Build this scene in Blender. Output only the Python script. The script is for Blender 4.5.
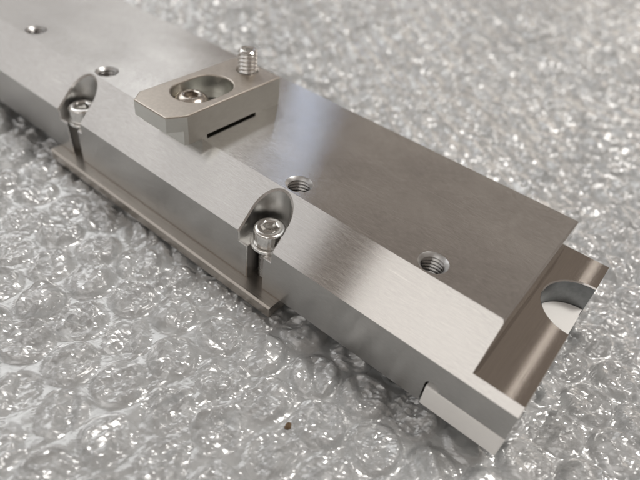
import bpy, bmesh, math, random
from mathutils import Matrix, Vector, noise

sc = bpy.context.scene
col = sc.collection
for o in list(bpy.data.objects):
    bpy.data.objects.remove(o)
MM = 0.001                       # everything is modelled in millimetres and scaled once at the end

# ------------------------------------------------------------------ camera
CAM_POS = Vector((7.2475, -58.3685, 83.7792))
RX, RY, RZ = 0.8402, -0.1106, 0.6823
F_PX = 545.117                   # focal length in pixels of a 640 px wide picture
cam_d = bpy.data.cameras.new('camera')
cam = bpy.data.objects.new('camera', cam_d)
col.objects.link(cam)
CAM_R = (Matrix.Rotation(RZ, 4, 'Z') @ Matrix.Rotation(RY, 4, 'Y') @ Matrix.Rotation(RX, 4, 'X'))
cam.matrix_world = Matrix.Translation(CAM_POS * MM) @ CAM_R
cam_d.sensor_fit = 'HORIZONTAL'
cam_d.sensor_width = 36.0
cam_d.lens = 36.0 * F_PX / 640.0
cam_d.clip_start = 0.004
cam_d.clip_end = 50.0
cam_d.dof.use_dof = True
cam_d.dof.focus_distance = 0.104
cam_d.dof.aperture_fstop = 15.0
sc.camera = cam

# ------------------------------------------------------------------ light (a workshop bench under ceiling lights, with added fill lamps)
w = bpy.data.worlds.new('World')
sc.world = w
w.use_nodes = True
bg = w.node_tree.nodes['Background']
bg.inputs[0].default_value = (1.0, 0.87, 0.77, 1)
bg.inputs[1].default_value = 0.28


def area(name, loc, target, sx, sy, power, color):
    d = bpy.data.lights.new(name, 'AREA')
    d.shape = 'RECTANGLE'
    d.size, d.size_y, d.energy, d.color = sx, sy, power, color
    o = bpy.data.objects.new(name, d)
    col.objects.link(o)
    o.location = loc
    o.rotation_euler = (Vector(target) - Vector(loc)).to_track_quat('-Z', 'Y').to_euler()
    return o


CEN = (-0.04, 0.02, 0.0)
area('wrap_light', (-1.7, 0.35, 1.6), CEN, 1.6, 0.9, 11, (0.97, 0.99, 1.0))
area('wrap_light', (0.55, 0.75, 1.85), (0.0, 0.1, 0.0), 0.6, 0.5, 24, (1.0, 0.965, 0.92))  # fill lamp added to brighten the wrap, placed clear of metal highlights
area('wall_light', (-3.05, -1.75, 1.6), (-3.05, 0, 0), 3.9, 1.2, 11.0, (0.96, 0.98, 1.0))
area('chamfer_end_light', (0.15, -1.75, 1.6), (0.15, 0, 0), 1.95, 1.2, 8.8, (1.0, 0.98, 0.95))  # unseen panel behind the camera, sized for its reflection in the chamfer's right end
area('far_wrap_fill', (-0.2, 2.6, 0.6), CEN, 2.4, 0.6, 4.5, (1.0, 0.92, 0.82))  # low wide lamp added to brighten the far wrap
area('tube_light', (0.0, 1.75, 1.6), CEN, 0.008, 1.3, 0.10, (1.0, 0.96, 0.92))
area('window_light', (-1.36, 1.75, 1.16), CEN, 0.03, 0.8, 0.42, (0.60, 0.74, 1.0))
area('side_window_light', (-2.3, 1.1, 0.95), CEN, 1.2, 0.9, 1.6, (0.95, 0.98, 1.0))

sc.view_settings.view_transform = 'Standard'
sc.view_settings.look = 'None'
sc.view_settings.gamma = 1.0
sc.view_settings.exposure = 0.0
sc.view_settings.use_curve_mapping = False
sc.cycles.use_denoising = True
sc.cycles.max_bounces = 6
sc.cycles.diffuse_bounces = 3
sc.cycles.transparent_max_bounces = 8
sc.cycles.glossy_bounces = 4
sc.cycles.use_adaptive_sampling = True
sc.cycles.adaptive_threshold = 0.045
sc.cycles.adaptive_min_samples = 20
sc.cycles.caustics_reflective = True
sc.cycles.sample_clamp_indirect = 6.0

# ------------------------------------------------------------------ materials


class NT:
    def __init__(self, name):
        self.m = bpy.data.materials.new(name)
        self.m.use_nodes = True
        self.t = self.m.node_tree
        self.t.nodes.clear()
        self.out = self.n('ShaderNodeOutputMaterial')

    def n(self, typ, **kw):
        x = self.t.nodes.new(typ)
        for k, v in kw.items():
            if k.startswith('_'):
                x.inputs[k[1:].replace('_', ' ')].default_value = v
            else:
                setattr(x, k, v)
        return x

    def l(self, a, ao, b, bi):
        self.t.links.new(a.outputs[ao], b.inputs[bi])

    def coords(self, scale, rot=(0, 0, 0)):
        tc = self.n('ShaderNodeTexCoord')
        mp = self.n('ShaderNodeMapping')
        mp.inputs['Scale'].default_value = [s * 1000 for s in scale]     # scale given per millimetre
        mp.inputs['Rotation'].default_value = rot
        self.l(tc, 'Object', mp, 'Vector')
        return mp

    def noise(self, mp, scale=1.0, detail=3, rough=0.6):
        x = self.n('ShaderNodeTexNoise')
        x.inputs['Scale'].default_value = scale
        x.inputs['Detail'].default_value = detail
        x.inputs['Roughness'].default_value = rough
        self.l(mp, 'Vector', x, 'Vector')
        return x

    def rng(self, src, out, lo, hi, a=0.3, b=0.7):
        x = self.n('ShaderNodeMapRange')
        x.inputs['From Min'].default_value, x.inputs['From Max'].default_value = a, b
        x.inputs['To Min'].default_value, x.inputs['To Max'].default_value = lo, hi
        self.l(src, out, x, 'Value')
        return x

    def ramp(self, src, out, c0, c1, a=0.3, b=0.7):
        x = self.n('ShaderNodeValToRGB')
        x.color_ramp.elements[0].position, x.color_ramp.elements[1].position = a, b
        x.color_ramp.elements[0].color, x.color_ramp.elements[1].color = (*c0, 1), (*c1, 1)
        self.l(src, out, x, 'Fac')
        return x


def metal(name, c0, c1, r0, r1, aniso=0.0, grain=None, bump=0.0, grain_bump_dist=0.00002, isotropic=None):
    t = NT(name)
    b = t.n('ShaderNodeBsdfPrincipled')
    b.inputs['Metallic'].default_value = 1.0
    t.l(b, 'BSDF', t.out, 'Surface')
    if grain:
        nz = t.noise(t.coords(grain), 1.0, 4, 0.65)
    else:
        nz = t.noise(t.coords((1.2, 1.2, 1.2)), 1.0, 5, 0.6)
    big = t.noise(t.coords((0.045, 0.06, 0.06)), 1.0, 3, 0.55)
    mix = t.n('ShaderNodeMath', operation='MULTIPLY_ADD')
    t.l(nz, 'Fac', mix, 0)
    mix.inputs[1].default_value = 0.6
    sub = t.n('ShaderNodeMath', operation='MULTIPLY')
    t.l(big, 'Fac', sub, 0)
    sub.inputs[1].default_value = 0.4
    t.l(sub, 'Value', mix, 2)
    rp = t.ramp(mix, 'Value', c0, c1, 0.36, 0.64)
    if name == 'ground_steel':
        last = rp
        for k, (rz, sx, sy, thr) in enumerate(((0.35, 0.05, 2.2, 0.735), (-0.9, 0.08, 1.6, 0.76))):      # stray scratches and rubs
            sn = t.noise(t.coords((sx, sy, 0.02), (0, 0, rz)), 1.0, 1, 0.4)
            sr = t.rng(sn, 'Fac', 0.0, 0.22, thr, thr + 0.03)
            mx = t.n('ShaderNodeMixRGB', blend_type='MIX')
            t.l(sr, 'Result', mx, 0)
            t.l(last, 'Color', mx, 1)
            mx.inputs[2].default_value = (0.84, 0.82, 0.80, 1)
            last = mx
        rp = last
    t.l(rp, 'Color', b, 'Base Color')
    rr = t.rng(mix, 'Value', r0, r1, 0.36, 0.64)
    t.l(rr, 'Result', b, 'Roughness')
    if aniso:
        b.inputs['Anisotropic'].default_value = aniso
        tg = t.n('ShaderNodeCombineXYZ')              # across the grain, which runs along the bar
        tg.inputs[1].default_value = tg.inputs[2].default_value = 1.0
        t.l(tg, 'Vector', b, 'Tangent')
    if bump:
        bp = t.n('ShaderNodeBump')
        bp.inputs['Strength'].default_value = bump
        bp.inputs['Distance'].default_value = grain_bump_dist
        src = nz
        if isotropic:
            src = t.noise(t.coords((isotropic,) * 3), 1.0, 3, 0.6)
        t.l(src, 'Fac', bp, 'Height')
        t.l(bp, 'Normal', b, 'Normal')
    return t.m


M = {}
M['ground'] = metal('ground_steel', (0.525, 0.51, 0.495), (0.685, 0.67, 0.65), 0.175, 0.235, 0.94, (0.6, 5.5, 5.5), 0.08)
M['satin'] = metal('satin_side_steel', (0.42, 0.415, 0.405), (0.50, 0.495, 0.485), 0.30, 0.36, 0.6, (0.7, 5.0, 5.0), 0.14)
M['milled'] = metal('milled_steel', (0.45, 0.41, 0.37), (0.50, 0.455, 0.41), 0.07, 0.08, 0.9, (3.0, 0.15, 3.0), 0.03)
M['pocket'] = metal('milled_pocket_steel', (0.52, 0.52, 0.51), (0.60, 0.60, 0.59), 0.28, 0.36, 0.0, (1.0, 1.0, 0.12), 0.06)
M['plate'] = metal('plate_steel', (0.50, 0.46, 0.42), (0.60, 0.56, 0.51), 0.26, 0.36, 0.5, (0.12, 3.0, 3.0), 0.08)
M['blasted'] = metal('blasted_nickel', (0.47, 0.43, 0.385), (0.58, 0.53, 0.475), 0.33, 0.44, 0.0, None, 0.35, 0.00008, 5.0)
M['nickel'] = metal('ground_nickel', (0.60, 0.60, 0.57), (0.65, 0.65, 0.615), 0.30, 0.36, 0.0, (0.5, 0.5, 1.6), 0.05)
M['stainless'] = metal('stainless_screw', (0.68, 0.67, 0.65), (0.82, 0.81, 0.79), 0.12, 0.22, 0.0, None, 0.06, 0.00004, 2.0)
M['worn'] = metal('worn_dark_stainless', (0.46, 0.42, 0.375), (0.58, 0.535, 0.485), 0.20, 0.32, 0.0, None, 0.08, 0.00004, 2.0)
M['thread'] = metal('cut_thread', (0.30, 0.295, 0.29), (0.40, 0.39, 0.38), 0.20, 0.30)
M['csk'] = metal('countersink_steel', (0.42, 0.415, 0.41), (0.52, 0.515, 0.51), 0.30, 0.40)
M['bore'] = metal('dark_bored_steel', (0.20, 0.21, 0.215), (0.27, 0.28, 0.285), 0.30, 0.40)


def plastic():
    t = NT('white_plastic')
    b = t.n('ShaderNodeBsdfPrincipled')
    t.l(b, 'BSDF', t.out, 'Surface')
    nz = t.noise(t.coords((0.25, 0.25, 0.25)), 1.0, 4)
    rp = t.ramp(nz, 'Fac', (0.87, 0.865, 0.845), (0.90, 0.895, 0.875))
    t.l(rp, 'Color', b, 'Base Color')
    b.inputs['Roughness'].default_value = 0.42
    bp = t.n('ShaderNodeBump')
    bp.inputs['Strength'].default_value = 0.12
    bp.inputs['Distance'].default_value = 0.00004
    t.l(t.noise(t.coords((0.3, 3, 3)), 1.0, 3), 'Fac', bp, 'Height')
    t.l(bp, 'Normal', b, 'Normal')
    return t.m


M['plastic'] = plastic()


def film(name, haze, bump, cell, white, gloss):
    """clear polyethylene film: see-through, mirror-like at grazing angles, slightly milky, creased into small facets"""
    t = NT(name)
    tr = t.n('ShaderNodeBsdfTransparent')
    tr.inputs['Color'].default_value = (0.97, 0.97, 0.97, 1)
    gl = t.n('ShaderNodeBsdfGlossy')
    gl.inputs['Roughness'].default_value = gloss
    gl.inputs['Color'].default_value = (1, 1, 1, 1)
    df = t.n('ShaderNodeBsdfDiffuse')
    df.inputs['Color'].default_value = (*white, 1)
    fr = t.n('ShaderNodeFresnel')
    fr.inputs['IOR'].default_value = 1.52
    gp = t.n('ShaderNodeNewGeometry')
    mp = t.n('ShaderNodeMapping')
    mp.inputs['Scale'].default_value = (1000, 1000, 1000)
    t.l(gp, 'Position', mp, 'Vector')
    def facets(size):
        sc_ = t.n('ShaderNodeVectorMath', operation='SCALE')
        t.l(mp, 'Vector', sc_, 0)
        sc_.inputs['Scale'].default_value = 1.0 / size
        v = t.n('ShaderNodeTexVoronoi', feature='F1')
        v.inputs['Scale'].default_value = 1.0
        t.l(sc_, 'Vector', v, 'Vector')
        d = t.n('ShaderNodeVectorMath', operation='SUBTRACT')
        t.l(sc_, 'Vector', d, 0)
        t.l(v, 'Position', d, 1)
        c = t.n('ShaderNodeVectorMath', operation='SUBTRACT')
        t.l(v, 'Color', c, 0)
        c.inputs[1].default_value = (0.5, 0.5, 0.5)
        dt = t.n('ShaderNodeVectorMath', operation='DOT_PRODUCT')
        t.l(d, 'Vector', dt, 0)
        t.l(c, 'Vector', dt, 1)
        return dt
    if bump:
        bp = t.n('ShaderNodeBump')
        bp.inputs['Strength'].default_value = bump
        bp.inputs['Distance'].default_value = cell * 0.001
        t.l(facets(cell), 'Value', bp, 'Height')
        for nd in (gl, df, fr):
            t.l(bp, 'Normal', nd, 'Normal')
    f2_ = t.n('ShaderNodeMath', operation='MULTIPLY')      # both faces of the stacked thin films reflect
    f2_.use_clamp = True
    f2_.inputs[1].default_value = 3.5
    t.l(fr, 'Fac', f2_, 0)
    m1 = t.n('ShaderNodeMixShader')
    m1.inputs[0].default_value = haze
    t.l(tr, 'BSDF', m1, 1)
    t.l(df, 'BSDF', m1, 2)
    if haze >= 1.0:
        m1 = df
    m2 = t.n('ShaderNodeMixShader')
    t.l(f2_, 'Value', m2, 0)
    t.t.links.new(m1.outputs[0], m2.inputs[1])
    t.l(gl, 'BSDF', m2, 2)
    t.l(m2, 'Shader', t.out, 'Surface')
    return t.m


M['bubble'] = film('bubble_film', 0.26, 0.0, 2.9, (0.86, 0.885, 0.89), 0.24)
M['liner'] = film('liner_film', 0.25, 0.0, 2.9, (0.89, 0.915, 0.92), 0.24)
M['film'] = film('base_film', 1.0, 0.0, 4.2, (0.39, 0.40, 0.405), 0.25)


def table_mat():
    t = NT('grey_table')
    b = t.n('ShaderNodeBsdfPrincipled')
    t.l(b, 'BSDF', t.out, 'Surface')
    nz = t.noise(t.coords((0.02, 0.02, 0.02)), 1.0, 5)
    rp = t.ramp(nz, 'Fac', (0.36, 0.355, 0.345), (0.46, 0.455, 0.445))
    t.l(rp, 'Color', b, 'Base Color')
    b.inputs['Roughness'].default_value = 0.6
    return t.m


M['table'] = table_mat()


def crumb_mat():
    t = NT('brown_crumb')
    b = t.n('ShaderNodeBsdfPrincipled')
    t.l(b, 'BSDF', t.out, 'Surface')
    rp = t.ramp(t.noise(t.coords((2, 2, 2))), 'Fac', (0.05, 0.03, 0.015), (0.16, 0.10, 0.05))
    t.l(rp, 'Color', b, 'Base Color')
    b.inputs['Roughness'].default_value = 0.8
    return t.m


M['crumb'] = crumb_mat()

# ------------------------------------------------------------------ mesh helpers (millimetres)


def empty(name, loc=(0, 0, 0)):
    o = bpy.data.objects.new(name, None)
    o.empty_display_size = 0.005
    o.location = loc
    col.objects.link(o)
    return o


def tag(o, label=None, cat=None, group=None, kind=None):
    for k, v in (('label', label), ('category', cat), ('group', group), ('kind', kind)):
        if v:
            o[k] = v
    return o


def obj(name, bm, mats, parent=None, smooth=None, loc=None):
    me = bpy.data.meshes.new(name)
    bm.normal_update()
    bm.to_mesh(me)
    bm.free()
    for m in (mats if isinstance(mats, (list, tuple)) else [mats]):
        me.materials.append(M[m])
    if smooth is not None:
        for p in me.polygons:
            p.use_smooth = True
        me.set_sharp_from_angle(angle=math.radians(smooth))
        for p in me.polygons:
            if p.area > 10.0 and smooth < 90:
                p.use_smooth = False
    o = bpy.data.objects.new(name, me)
    col.objects.link(o)
    if loc:
        o.location = loc
    if parent:
        o.parent = parent
    return o


def prism(pts, axis, a, b, bm=None):
    """extrude the 2-D outline along an axis ('x': pts are (y,z); 'z': pts are (x,y); 'y': pts are (x,z))"""
    bm = bm or bmesh.new()
    def mk(p, h):
        return {'x': (h, p[0], p[1]), 'y': (p[0], h, p[1]), 'z': (p[0], p[1], h)}[axis]
    A = [bm.verts.new(mk(p, a)) for p in pts]
    B = [bm.verts.new(mk(p, b)) for p in pts]
    n = len(pts)
    fs = [bm.faces.new(A), bm.faces.new(B)]
    for i in range(n):
        fs.append(bm.faces.new((A[i], A[(i + 1) % n], B[(i + 1) % n], B[i])))
    bmesh.ops.recalc_face_normals(bm, faces=fs)
    return bm


def box(x0, x1, y0, y1, z0, z1, bm=None):
    return prism([(x0, y0), (x1, y0), (x1, y1), (x0, y1)], 'z', z0, z1, bm)


def circ(cx, cy, r, n=48, a0=0.0, a1=2 * math.pi, closed=True):
    m = n if closed else n + 1
    return [(cx + r * math.cos(a0 + (a1 - a0) * i / n), cy + r * math.sin(a0 + (a1 - a0) * i / n)) for i in range(m)]


def lathe(prof, n=40, bm=None, cx=0, cy=0, cap_top=False, cap_bot=False):
    """revolve (r, z) about the z axis"""
    bm = bm or bmesh.new()
    rings = []
    for r, z in prof:
        if r < 1e-6:
            rings.append([bm.verts.new((cx, cy, z))])
        else:
            rings.append([bm.verts.new((cx + r * math.cos(2 * math.pi * i / n), cy + r * math.sin(2 * math.pi * i / n), z)) for i in range(n)])
    fs = []
    for a, b in zip(rings, rings[1:]):
        for i in range(n):
            j = (i + 1) % n
            va = [a[0]] if len(a) == 1 else [a[i], a[j]]
            vb = [b[0]] if len(b) == 1 else [b[j], b[i]]
            if len(va) + len(vb) >= 3:
                fs.append(bm.faces.new(va + vb))
    return bm


def boolean(bm, cutters, op='DIFFERENCE'):
    me = bpy.data.meshes.new('tmp')
    bm.to_mesh(me)
    bm.free()
    o = bpy.data.objects.new('tmp', me)
    col.objects.link(o)
    cs = []
    for c in cutters:
        cm = bpy.data.meshes.new('tmpc')
        c.to_mesh(cm)
        c.free()
        co = bpy.data.objects.new('tmpc', cm)
        col.objects.link(co)
        md = o.modifiers.new('b', 'BOOLEAN')
        md.operation = op
        md.solver = 'EXACT'
        md.object = co
        cs.append(co)
    dg = bpy.context.evaluated_depsgraph_get()
    r = bpy.data.meshes.new_from_object(o.evaluated_get(dg))
    out = bmesh.new()
    out.from_mesh(r)
    for c in cs + [o]:
        m_ = c.data
        bpy.data.objects.remove(c)
        bpy.data.meshes.remove(m_)
    bpy.data.meshes.remove(r)
    bmesh.ops.remove_doubles(out, verts=out.verts, dist=0.002)
    bmesh.ops.dissolve_degenerate(out, edges=out.edges, dist=0.002)
    out.normal_update()
    return out


def bevel_if(bm, test, off, seg=1):
    bm.normal_update()
    es = [e for e in bm.edges if len(e.link_faces) == 2 and e.calc_face_angle(0) > math.radians(28) and e.is_convex
          and test((e.verts[0].co + e.verts[1].co) / 2, e.link_faces[0].normal, e.link_faces[1].normal, e)]
    if es:
        bmesh.ops.bevel(bm, geom=es, offset=off, offset_type='OFFSET', segments=seg, profile=0.5, affect='EDGES', clamp_overlap=True)
    bm.normal_update()


# ------------------------------------------------------------------ dimensions of the bar
H, CH, W = 20.0, 8.42, 44.6
WTOP = 43.67
X0, X1 = -236.0, 9.63
XE, ZL = 0.45, 12.95             # end of the full height, level of the ledge
POCK = [(-46.35, -46.2), (-108.9, -108.4)]
PR, PY, PZ = 4.32, 3.72, 8.9
HOLES = [-139.33, -108.08, -45.79, -14.78]
HY, HR = 11.58, 2.8

# ------------------------------------------------------------------ table
tb = box(-900, 700, -600, 1000, -40, -7.5)
table = obj('table_top', tb, 'table')
tag(table, kind='structure')

# ------------------------------------------------------------------ bar
bar = empty('clamping_bar', (-113, 22, 0))
tag(bar, 'long brushed steel bar with chamfered edge, screw pockets and stepped end', 'metal bar')


def at(parent, o):
    """keep millimetre world coordinates while parented to an unrotated empty"""
    o.parent = parent
    o.location = Vector(o.location) - Vector(parent.location)
    return o


bm = prism([(0, 0), (W, 0), (W, H - 0.93), (WTOP, H), (CH, H), (0, H - CH)], 'x', X0, X1)
cut = [box(XE, 30, -5, 60, ZL, 40)]
cut.append(box(-5.6, 30, -5, 60, -5, 5.15))
cut.append(prism(circ(-4.25, 5.35, 1.35, 20), 'y', -5, 60))
cut.append(prism(circ(9.5, 28.65, 7.55, 64), 'z', 3, 30))
for pc, sx in POCK:
    u = [(pc + PR, -6), (pc + PR, PY)] + circ(pc, PY, PR, 36, 0, math.pi, False)[1:-1] + [(pc - PR, PY), (pc - PR, -6)]
    cut.append(prism(u, 'z', PZ, 40))
    s = [(sx + 2.15, -6)] + circ(sx, 9.0, 2.15, 16, 0, math.pi, False) + [(sx - 2.15, -6)]
    cut.append(prism(s, 'z', -5, PZ + 1))
for hx in HOLES:
    cut.append(prism(circ(hx, HY, HR, 40), 'z', 10.5, 30))
bm = boolean(bm, cut)
cn = Vector((0, -1, 1)).normalized()


def on(n, v, tol=0.05):
    return (n - v).length < tol


# rim of the two pockets on the chamfer
bevel_if(bm, lambda c, a, b, e: (on(a, cn) or on(b, cn)) and not (on(a, cn) and on(b, cn)) and c.z > H - CH + 0.1 and c.z < H - 0.05
         and any(abs(c.x - pc) < PR + 0.3 for pc, _ in POCK), 0.34)
# top edge of the step
bevel_if(bm, lambda c, a, b, e: abs(c.x - XE) < 0.02 and c.z > H - 0.02, 0.42)
# chamfer edge along the step, tip of the strip, slot rim, ledge rim
bevel_if(bm, lambda c, a, b, e: abs(c.z - ZL) < 0.02 and c.x > XE + 0.3 and c.x < X1 - 0.05 and c.y > 5 and c.y < W - 0.1, 0.24)
bevel_if(bm, lambda c, a, b, e: abs(c.x - X1) < 0.02 and c.z > 6 and c.y < 20, 0.35)
# bottom edge of the side face
bevel_if(bm, lambda c, a, b, e: abs(c.y) < 0.02 and abs(c.z) < 0.02, 0.22)
# slit and pocket edges on the side face
bevel_if(bm, lambda c, a, b, e: abs(c.y) < 0.02 and any(abs(c.x - pc) < PR + 0.3 for pc, _ in POCK) and 0.1 < c.z < H - CH - 0.05, 0.28)
bevel_if(bm, lambda c, a, b, e: abs(c.z - PZ) < 0.02 and 0.1 < c.y < 7 and any(abs(c.x - pc) < PR for pc, _ in POCK), 0.2)
for f in bm.faces:
    c, n = f.calc_center_median(), f.normal
    if abs(c.z - ZL) < 0.02 and n.z > 0.9:
        f.material_index = 1
    elif c.z > 5 and (any(abs(c.x - pc) < PR - 0.02 + 0.05 and 0.05 < c.y < PY + PR + 0.02 for pc, _ in POCK)) and abs(n.z) < 0.2 and not on(n, cn):
        f.material_index = 2
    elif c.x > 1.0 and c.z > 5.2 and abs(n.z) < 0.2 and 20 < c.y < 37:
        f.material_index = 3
for f in bm.faces:
    if f.normal.y < -0.98 and abs(f.calc_center_median().y) < 0.02:
        f.material_index = 4
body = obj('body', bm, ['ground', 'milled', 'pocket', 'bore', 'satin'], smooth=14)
at(bar, body)

# threaded holes: countersink, thread turns and bottom
prof = [(HR - 0.005, H - 0.02), (HR - 0.06, H - 0.05), (2.16, H - 0.66)]
z = H - 0.66
while z > 12.0:
    prof += [(2.48, z - 0.30), (2.52, z - 0.40), (2.10, z - 0.72), (2.08, z - 0.80)]
    z -= 0.80
prof += [(2.0, 11.4), (0, 11.2)]
th = lathe(prof, 40)
bmesh.ops.recalc_face_normals(th, faces=th.faces)
bmesh.ops.reverse_faces(th, faces=th.faces)
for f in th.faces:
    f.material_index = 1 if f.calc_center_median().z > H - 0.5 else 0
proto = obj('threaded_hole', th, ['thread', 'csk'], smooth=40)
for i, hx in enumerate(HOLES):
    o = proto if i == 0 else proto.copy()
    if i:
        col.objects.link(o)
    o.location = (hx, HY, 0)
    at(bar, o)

# ------------------------------------------------------------------ thin plate under the bar
bm = box(-116.1, -39.0, -3.0, 12.0, -2.7, -0.006)
bevel_if(bm, lambda c, a, b, e: c.z > -0.1 and c.y < -2.9, 0.38)
bevel_if(bm, lambda c, a, b, e: abs(c.z + 1.35) < 0.6, 0.15)
pl = obj('backing_plate', bm, 'plate')
tag(pl, 'thin steel strip plate sticking out from under the bar', 'plate')

# ------------------------------------------------------------------ white plastic spacer
sp = empty('plastic_spacer', (2, 22, -0.3))
tag(sp, 'white plastic spacer block under the stepped end of the bar', 'spacer')
bm = box(-5.3, 9.66, -0.12, W - 0.2, -0.3, 5.12)
bevel_if(bm, lambda c, a, b, e: True, 0.32, 3)
at(sp, obj('slab', bm, 'plastic', smooth=40))
bm = prism([(9.45, 28.65 - 7.5)] + [(9.45, 28.65 + 7.5)] + circ(9.45, 28.65, 7.5, 32, math.pi / 2, 1.5 * math.pi, False)[1:-1], 'z', 5.0, 7.0)
bevel_if(bm, lambda c, a, b, e: c.z > 6.9, 0.12)
at(sp, obj('raised_pad', bm, 'plastic', smooth=40))


# ------------------------------------------------------------------ screws
def hexpts(r, rot=0.0):
    return [(r * math.cos(rot + i * math.pi / 3), r * math.sin(rot + i * math.pi / 3)) for i in range(6)]


def cap_screw(name, label, loc, rot, spin):
    s = empty(name, loc)
    s.rotation_euler = (0, 0, rot)
    tag(s, label, 'screw', 'socket head cap screws in the bar pockets')
    R = 3.25
    # head: rounded top edge, knurled flank, hexagon socket
    n = 84
    bm = bmesh.new()
    prof = [(2.6, 0.0, 0), (R - 0.12, 0.05, 0), (R, 0.3, 1), (R, 2.9, 1), (R - 0.02, 3.12, 0), (R - 0.16, 3.38, 0), (R - 0.42, 3.56, 0), (R - 0.75, 3.62, 0)]
    rings = []
    for r, z, k in prof:
        ring = []
        for i in range(n):
            rr = r - (0.10 if (k and i % 3 == 0) else 0)
            a = 2 * math.pi * i / n
            ring.append(bm.verts.new((rr * math.cos(a), rr * math.sin(a), z)))
        rings.append(ring)
    for a, b in zip(rings, rings[1:]):
        for i in range(n):
            bm.faces.new((a[i], a[(i + 1) % n], b[(i + 1) % n], b[i]))
    # top annulus into socket: every rim vertex connects to the hexagon outline sampled at the same angle
    def hexr(a, r):
        b = (a - spin) % (math.pi / 3) - math.pi / 6
        return r * math.cos(math.pi / 6) / math.cos(b)
    def hring(r, z, circ_r=None):
        return [bm.verts.new(((hexr(2 * math.pi * i / n, r) if circ_r is None else circ_r) * math.cos(2 * math.pi * i / n),
                              (hexr(2 * math.pi * i / n, r) if circ_r is None else circ_r) * math.sin(2 * math.pi * i / n), z)) for i in range(n)]
    seq = [rings[-1], hring(0, 3.60, 2.02), hring(1.83, 3.42), hring(1.74, 1.5)]
    for a, b in zip(seq, seq[1:]):
        for i in range(n):
            bm.faces.new((a[i], a[(i + 1) % n], b[(i + 1) % n], b[i]))
    c = bm.verts.new((0, 0, 1.0))
    for i in range(n):
        bm.faces.new((seq[-1][i], seq[-1][(i + 1) % n], c))
    obj('head', bm, 'stainless', s, smooth=32)
    wb = lathe([(2.1, -0.01), (2.1, -0.72), (3.7, -0.72), (3.78, -0.64), (3.78, -0.1), (3.7, -0.01), (2.1, -0.01)], 56)
    bmesh.ops.recalc_face_normals(wb, faces=wb.faces)
    obj('washer', wb, 'stainless', s, smooth=32)
    pr, z = [(0, -9.6), (1.5, -9.55)], -9.4
    while z < -0.9:
        pr += [(1.62, z), (1.95, z + 0.3), (1.95, z + 0.38), (1.62, z + 0.68)]
        z += 0.7
    pr += [(1.9, -0.73), (0, -0.73)]
    sb = lathe(pr, 28)
    bmesh.ops.recalc_face_normals(sb, faces=sb.faces)
    obj('shank', sb, 'thread', s, smooth=50)
    return s


cap_screw('cap_screw', 'knurled socket head screw in the front pocket, midway along the bar', (-46.05, 3.85, PZ + 0.74), 0.3, 0.35)
cap_screw('cap_screw', 'half hidden socket head screw in the far left pocket', (-108.65, 3.85, PZ + 0.74), 1.1, 0.1)

# ------------------------------------------------------------------ clamp on top of the bar
cl = empty('clamp_block', (-77.4, 17, H))
tag(cl, 'small nickel clamp block with oval slot lying across the top of the bar', 'clamp')
CX0, CX1, CY0, CY1, CZ = -84.45, -70.4, 0.95, 32.6, 26.8
out = [(-82.4, CY0), (-72.45, CY0), (CX1, 4.85), (CX1, CY1), (CX0, CY1), (CX0, 3.9)]
bm = prism(out, 'z', H + 0.012, CZ)
SX, SR = -77.4, 4.85


def obround(cx, y0, y1, r, n=24):
    return circ(cx, y1, r, n, 0, math.pi, False) + circ(cx, y0, r, n, math.pi, 2 * math.pi, False)


bm = boolean(bm, [box(-100, -60, -5, 4.0, 10, 23.3),                       # undercut below the nose
                  box(-100, -60, 9.8, 24.6, 10, 20.55),                    # relief between the two feet
                  prism(obround(SX, 12.6, 17.6, SR), 'z', 22.6, 40),
                  prism(obround(SX, 12.6, 17.6, 2.3), 'z', 15, 23),
                  prism(circ(-77.75, 29.2, 2.45, 32), 'z', 15, 40)])
bevel_if(bm, lambda c, a, b, e: c.z > CZ - 0.02, 0.3, 2)
bevel_if(bm, lambda c, a, b, e: abs(a.z) < 0.1 and abs(b.z) < 0.1 and (c.x < CX0 + 3 or c.x > CX1 - 3) and H + 1 < c.z < CZ - 0.3, 0.18)
for f in bm.faces:
    f.material_index = 0 if (f.normal.z > 0.3 and f.calc_center_median().z > CZ - 0.3) else 1
at(cl, obj('body', bm, ['blasted', 'nickel'], smooth=14))

# button head screw in the slot
bs = empty('button_screw', (-78.75, 13.0, 23.3))
tag(bs, 'low round head socket screw sitting in the oval slot of the clamp', 'screw')
n = 60
bm = bmesh.new()
R = 3.75
prof = [(R - 0.1, 0.0), (R, 0.15), (R, 0.75), (R - 0.12, 1.1), (R - 0.5, 1.6), (R - 1.05, 2.0), (R - 1.5, 2.18), (2.0, 2.24)]
rings = [[bm.verts.new((r * math.cos(2 * math.pi * i / n), r * math.sin(2 * math.pi * i / n), z)) for i in range(n)] for r, z in prof]


def hr(i, r, spin=0.2):
    a = 2 * math.pi * i / n
    k = r * math.cos(math.pi / 6) / math.cos((a - spin) % (math.pi / 3) - math.pi / 6)
    return (k * math.cos(a), k * math.sin(a))


rings.append([bm.verts.new((*hr(i, 1.72), 2.08)) for i in range(n)])
rings.append([bm.verts.new((*hr(i, 1.6), 0.8)) for i in range(n)])
for a, b in zip(rings, rings[1:]):
    for i in range(n):
        bm.faces.new((a[i], a[(i + 1) % n], b[(i + 1) % n], b[i]))
c = bm.verts.new((0, 0, 0.5))
for i in range(n):
    bm.faces.new((rings[-1][i], rings[-1][(i + 1) % n], c))
bm.faces.new(list(reversed(rings[0])))
obj('head', bm, 'worn', bs, smooth=32)
sb = lathe([(0, -5.5), (1.9, -5.5), (1.9, -0.01), (0, -0.01)], 24)
bmesh.ops.recalc_face_normals(sb, faces=sb.faces)
obj('shank', sb, 'stainless', bs, smooth=40)

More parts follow.
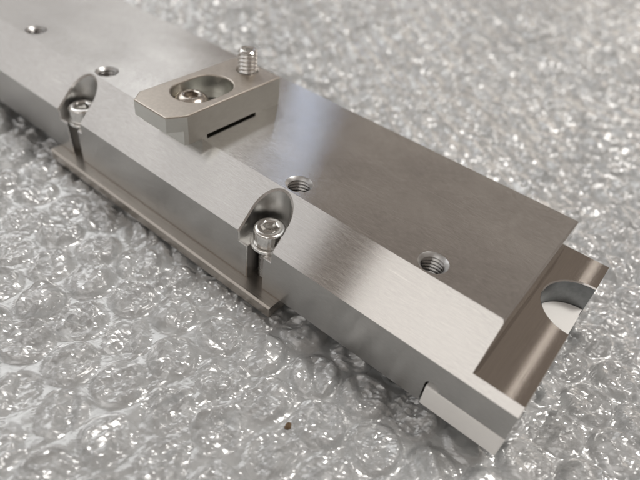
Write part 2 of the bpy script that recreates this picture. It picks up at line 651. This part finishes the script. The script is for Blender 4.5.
# set screw: real helical thread, hexagon socket
ss = empty('set_screw', (-77.75, 29.2, H + 0.1))
tag(ss, 'threaded set screw standing upright at the back end of the clamp', 'screw')
bm = bmesh.new()
n, pitch, R = 36, 0.92, 2.28
top = 11.75
zs, rings = 0.0, []
steps = int(top / (pitch / 8))
for k in range(steps + 1):
    zz = top * k / steps
    ring = []
    for i in range(n):
        ph = (zz / pitch - i / n) % 1.0
        d = abs(ph - 0.5) * 2                     # 0 at crest, 1 at root
        r = R - 0.36 * min(1.0, max(0.0, (d - 0.12) / 0.76))
        r = min(r, R - 0.55 + 1.3 * (top - zz), R - 0.5 + 1.0 * zz)
        a = 2 * math.pi * i / n
        ring.append(bm.verts.new((r * math.cos(a), r * math.sin(a), zz)))
    rings.append(ring)


def hr2(i, r, z):
    a = 2 * math.pi * i / n
    k = r * math.cos(math.pi / 6) / math.cos((a - 0.5) % (math.pi / 3) - math.pi / 6)
    return bm.verts.new((k * math.cos(a), k * math.sin(a), z))


rings.append([hr2(i, 1.28, top - 0.02) for i in range(n)])
rings.append([hr2(i, 1.2, top - 0.15) for i in range(n)])
rings.append([hr2(i, 1.18, top - 2.2) for i in range(n)])
for a, b in zip(rings, rings[1:]):
    for i in range(n):
        bm.faces.new((a[i], a[(i + 1) % n], b[(i + 1) % n], b[i]))
bm.faces.new(rings[-1])
bm.faces.new(list(reversed(rings[0])))
obj('threaded_body', bm, 'stainless', ss, smooth=45)

# ------------------------------------------------------------------ bubble wrap
wrap = empty('bubble_wrap', (0, 0, -7.5))
tag(wrap, 'clear crinkled bubble wrap sheet spread under the steel bar', 'bubble wrap')
FZ = -4.5                          # level of the flat film
rnd = random.Random(7)


def ground(x, y):
    """slow waves of the sheet, pressed flat under and beside the bar"""
    v = noise.noise(Vector((x * 0.012, y * 0.012, 3.1))) * 3.2 + noise.noise(Vector((x * 0.035, y * 0.035, 8.7))) * 1.0
    dy = max(-4 - y, 0, y - (W + 1))
    dx = max(x - 12, 0)
    d = math.hypot(dx, dy)
    k = min(1.0, d / 45.0)
    return FZ + v * k


GX0, GX1, GY0, GY1, GS = -330, 130, -130, 420, 2.0
bm = bmesh.new()
nx, ny = int((GX1 - GX0) / GS), int((GY1 - GY0) / GS)
vs = []
for j in range(ny + 1):
    row = []
    for i in range(nx + 1):
        x, y = GX0 + i * GS, GY0 + j * GS
        row.append(bm.verts.new((x, y, ground(x, y) + 0.25 * noise.noise(Vector((x * 0.21, y * 0.21, 0))))))
    vs.append(row)
for j in range(ny):
    for i in range(nx):
        bm.faces.new((vs[j][i], vs[j][i + 1], vs[j + 1][i + 1], vs[j + 1][i]))
at(wrap, obj('film', bm, 'film', smooth=180))

BR, PITCH = 4.75, 10.1


def bubble_mesh(name, seed, nr, ns):
    r_ = random.Random(seed)
    hgt = r_.uniform(1.5, 2.0)
    waves = []
    for _ in range(7):
        a = r_.uniform(0, math.pi)
        waves.append((math.cos(a), math.sin(a), r_.uniform(1.8, 5.0), r_.uniform(0, 1)))
    planes = [(math.cos(a), math.sin(a), r_.uniform(0.1, 0.5), r_.uniform(0.6, 0.95) * hgt) for a in [r_.uniform(0, 6.283) for _ in range(5)]]
    off = Vector((seed * 3.7, seed * 1.3, 0))
    def height(x, y):
        q = min(1.0, math.hypot(x, y) / BR)
        h = hgt * ((1 - q ** 7) ** 0.5 if q < 1 else 0)
        for ca, sa, s, c in planes:                       # flattened facets of a slack bubble
            h = min(h, c + s * (x * ca + y * sa))
        env = min(1.0, (1 - q) * 2.5)
        wx = x + 1.3 * noise.noise(Vector((x * 0.5, y * 0.5, 5)) + off)
        wy = y + 1.3 * noise.noise(Vector((x * 0.5, y * 0.5, 9)) + off)
        for ca, sa, lam, ph in waves:                     # sharp creases running in several directions
            u = (wx * ca + wy * sa) / lam + ph
            h += env * 0.085 * lam * (abs((u % 1.0) * 2 - 1) * 2 - 1)
        h += 0.3 * env * noise.noise(Vector((x * 0.8, y * 0.8, 0)) + off)
        return max(h, 0.03)
    verts, faces = [(0, 0, height(0, 0))], []
    for k in range(1, nr + 1):
        q = (k / nr) ** 0.8
        rad = BR * q
        for i in range(ns):
            a = 2 * math.pi * (i + 0.5 * (k % 2)) / ns
            wob = 1 + 0.03 * math.sin(3 * a + seed) + 0.02 * math.sin(5 * a + 2 * seed)
            x, y = rad * wob * math.cos(a), rad * wob * math.sin(a)
            verts.append((x, y, height(x, y) if k < nr else 0.0))
    for i in range(ns):
        faces.append((0, 1 + i, 1 + (i + 1) % ns))
    for k in range(nr - 1):
        b0, b1 = 1 + k * ns, 1 + (k + 1) * ns
        for i in range(ns):
            j = (i + 1) % ns
            faces.append((b0 + i, b1 + i, b1 + j, b0 + j))
    return verts, faces


VAR = [bubble_mesh('bubble', s, 18, 52) for s in range(14)]
LOW = [bubble_mesh('bubble', s, 8, 22) for s in range(14)]
RI = CAM_R.to_3x3().transposed()


def project(p):
    q = RI @ (Vector(p) - CAM_POS)
    if q.z > -1:
        return None
    return 320 + F_PX * q.x / -q.z, 240 - F_PX * q.y / -q.z, F_PX / -q.z


spots = []
ang = math.radians(17)
ca, sa = math.cos(ang), math.sin(ang)
for j in range(-60, 60):
    for i in range(-60, 60):
        u, v = (i + 0.5 * (j % 2)) * PITCH, j * PITCH * 0.866
        u += rnd.uniform(-0.45, 0.45)
        v += rnd.uniform(-0.45, 0.45)
        x, y = ca * u - sa * v - 40, sa * u + ca * v + 80
        if not (GX0 + 8 < x < GX1 - 8 and GY0 + 8 < y < GY1 - 8):
            continue
        pr_ = project((x, y, FZ + 2))
        if pr_ is None or not (-90 < pr_[0] < 730 and -60 < pr_[1] < 590):
            continue
        under = (-3 < y < W + 1 and x < X1 + 1) or (-7.5 < y < 15 and -121 < x < -34)
        deep = (8 < y < W - 8 and x < X1 - 8)
        inframe = -15 < pr_[0] < 655 and -15 < pr_[1] < 495
        sz = rnd.choice((rnd.uniform(0.5, 0.8), rnd.uniform(0.8, 1.1), rnd.uniform(0.85, 1.15)))
        if under:
            sz *= 0.62
        spots.append((x, y, ground(x, y) + 0.05, rnd.uniform(0, 6.283), sz, rnd.randrange(14), pr_[2], under, deep, inframe))
spots = [s for s in spots if not s[8]]
near = sorted([s for s in spots if s[9] and not s[7]], key=lambda s: -s[6])[:290]
near_set = set(id(s) for s in near)
meshes = []
for vv, ff in VAR:
    me = bpy.data.meshes.new('bubble')
    me.from_pydata(vv, [], ff)
    me.materials.append(M['bubble'])
    for p in me.polygons:
        p.use_smooth = True
    me.set_sharp_from_angle(angle=math.radians(38))
    meshes.append(me)
for s in near:
    o = bpy.data.objects.new('bubble', meshes[s[5]])
    o.location = s[:3]
    o.rotation_euler = (0, 0, s[3])
    o.scale = (1, 1, s[4])
    col.objects.link(o)
    at(wrap, o)
V, F = [], []
for s in spots:
    if id(s) in near_set:
        continue
    vv, ff = LOW[s[5]]
    b0 = len(V)
    c_, s_ = math.cos(s[3]), math.sin(s[3])
    V.extend((s[0] + c_ * x - s_ * y, s[1] + s_ * x + c_ * y, s[2] + z * s[4]) for x, y, z in vv)
    F.extend(tuple(b0 + i for i in f) for f in ff)
me = bpy.data.meshes.new('far_bubbles')
me.from_pydata(V, [], F)
me.materials.append(M['bubble'])
for p in me.polygons:
    p.use_smooth = True
o = bpy.data.objects.new('far_bubbles', me)
col.objects.link(o)
tag(o, kind='stuff')
at(wrap, o)
print('bubbles', len(near), len(spots))

# thin liner film stretched over the bubble tops, creased
import numpy as np
LS = 0.36
xs = np.arange(GX0 + 20, 75, LS)
ys = np.arange(-90, GY1 - 30, LS)
gx, gy = np.meshgrid(xs, ys)
top = np.full(gx.shape, FZ + 0.3)
mask = np.zeros(gx.shape)
for s in spots:
    i0, i1 = int((s[0] - 5 - xs[0]) / LS), int((s[0] + 5 - xs[0]) / LS) + 2
    j0, j1 = int((s[1] - 5 - ys[0]) / LS), int((s[1] + 5 - ys[0]) / LS) + 2
    i0, j0 = max(i0, 0), max(j0, 0)
    if i1 <= i0 or j1 <= j0:
        continue
    q = np.hypot(gx[j0:j1, i0:i1] - s[0], gy[j0:j1, i0:i1] - s[1]) / BR
    h = s[2] + 1.9 * s[4] * np.clip(1 - np.clip(q, 0, 1) ** 7, 0, 1) ** 0.5
    core = np.clip((1.0 - q) * 4.0, 0, 1)
    mask[j0:j1, i0:i1] = np.maximum(mask[j0:j1, i0:i1], core)
    top[j0:j1, i0:i1] = np.maximum(top[j0:j1, i0:i1], np.where(q < 1, h, -99))
for _ in range(2):
    p_ = np.pad(top, 1, mode='edge')
    top = (p_[:-2, 1:-1] + p_[2:, 1:-1] + p_[1:-1, :-2] + p_[1:-1, 2:] + 2 * p_[1:-1, 1:-1]) / 6
nr_ = np.random.default_rng(5)


def soft(scale, n=10):
    f = np.zeros_like(gx)
    for _ in range(n):
        a, ph, k = nr_.uniform(0, 6.283), nr_.uniform(0, 6.283), nr_.uniform(0.6, 1.5) * 6.283 / scale
        f += np.sin((gx * math.cos(a) + gy * math.sin(a)) * k + ph)
    return f / math.sqrt(n / 2)




def tin(x, y, size, rot, warp, st=1.5):
    """random heights on a warped triangle lattice, joined by flat facets: the sharp creases of crumpled film"""
    x = x + warp * size * soft(size * 3.0, 6)
    y = y + warp * size * soft(size * 3.0, 6)
    c_, s_ = math.cos(rot), math.sin(rot)
    x, y = (c_ * x - s_ * y) / (size * st), (s_ * x + c_ * y) / size
    u, v = x + y * 0.57735, y * 1.1547
    iu, iv = np.floor(u).astype(int), np.floor(v).astype(int)
    fu, fv = u - iu, v - iv
    tab = nr_.uniform(-1, 1, (257, 263))
    val = lambda a, b: tab[a % 257, b % 263]
    h00, h10, h01, h11 = val(iu, iv), val(iu + 1, iv), val(iu, iv + 1), val(iu + 1, iv + 1)
    low = h00 + fu * (h10 - h00) + fv * (h01 - h00)
    up = h11 + (1 - fu) * (h01 - h11) + (1 - fv) * (h10 - h11)
    return np.where(fu + fv < 1, low, up)


dome = 0.20 + 0.80 * mask           # the film is tight between the bubbles, crinkled on them
slack = np.clip(0.75 + 0.35 * soft(22, 8), 0.3, 1.4)
cre = 0.70 * tin(gx, gy, 3.3, 0.4, 0.07, 1.8) + 0.46 * tin(gx, gy, 1.9, 1.5, 0.06, 1.8) * slack + 0.19 * tin(gx, gy, 1.05, 2.6, 0.05, 1.7) * slack
calm = 1.0 - 0.2 * np.clip((gy - 48) / 70, 0, 1)           # the far part of the sheet lies smoother
lz = top + 0.45 + 1.85 * cre * dome * calm
foot = np.maximum(np.maximum(-3.5 - gy, gy - W - 1), gx - X1 - 0.5)
lz = np.where(foot < 4, np.minimum(lz, -0.75 + np.clip(foot, 0, 4) * 0.45), lz)
pf = np.maximum(np.maximum(-3.4 - gy, gy - 14), np.maximum(gx + 38.6, -116.5 - gx))
lz = np.where(pf < 3, np.minimum(lz, -2.95 + np.clip(pf, 0, 3) * 0.8), lz)
lz = np.maximum(lz, FZ - 1.2)
Rn = np.array(RI)
P = np.stack([gx, gy, lz], -1) - np.array(CAM_POS)
Q = P @ Rn.T
dep = np.maximum(-Q[..., 2], 1.0)
px, py = 320 + F_PX * Q[..., 0] / dep, 240 - F_PX * Q[..., 1] / dep
keep = (px > -90) & (px < 730) & (py > -60) & (py < 580) & (Q[..., 2] < -1) & ~((gy > 12) & (gy < W - 8) & (gx < X1 - 8))
idx = -np.ones(gx.shape, int)
idx[keep] = np.arange(keep.sum())
verts = np.stack([gx[keep], gy[keep], lz[keep]], -1)
qd = np.stack([idx[:-1, :-1], idx[:-1, 1:], idx[1:, 1:], idx[1:, :-1]], -1).reshape(-1, 4)
qd = qd[(qd >= 0).all(1)]
me = bpy.data.meshes.new('liner_film')
me.from_pydata(verts.tolist(), [], qd.tolist())
me.materials.append(M['liner'])
me.polygons.foreach_set('use_smooth', [False] * len(me.polygons))
o = bpy.data.objects.new('liner_film', me)
col.objects.link(o)
at(wrap, o)
print('liner quads', len(qd))

# dirt on the wrap: one brown crumb 
def on_wrap(x, y):
    return float(lz[int(round((y - ys[0]) / LS)), int(round((x - xs[0]) / LS))])


def speck(name, x, y, r, seed):
    bm = bmesh.new()
    bmesh.ops.create_icosphere(bm, subdivisions=2, radius=r)
    for v in bm.verts:
        v.co *= 1 + 0.5 * noise.noise(v.co * (1.5 / r) + Vector((seed, 0, 0)))
        v.co.x *= 1.5
        v.co.z *= 0.6
    o = obj(name, bm, 'crumb', smooth=60, loc=(x, y, on_wrap(x, y) + 0.3 * r))
    o.rotation_euler = (0, 0, seed * 1.7)
    return o


tag(speck('crumb', -20.4, -17.8, 0.5, 1), 'tiny brown crumb of dirt lying on the bubble wrap near the bottom edge', 'crumb')

# ------------------------------------------------------------------ millimetres to metres
S = Matrix.Scale(MM, 4)
done = set()
for o in bpy.data.objects:
    if o.type in ('MESH', 'EMPTY'):
        if o.type == 'MESH' and o.data.name not in done:
            o.data.transform(S)
            done.add(o.data.name)
        o.location = Vector(o.location) * MM
bpy.context.view_layer.update()
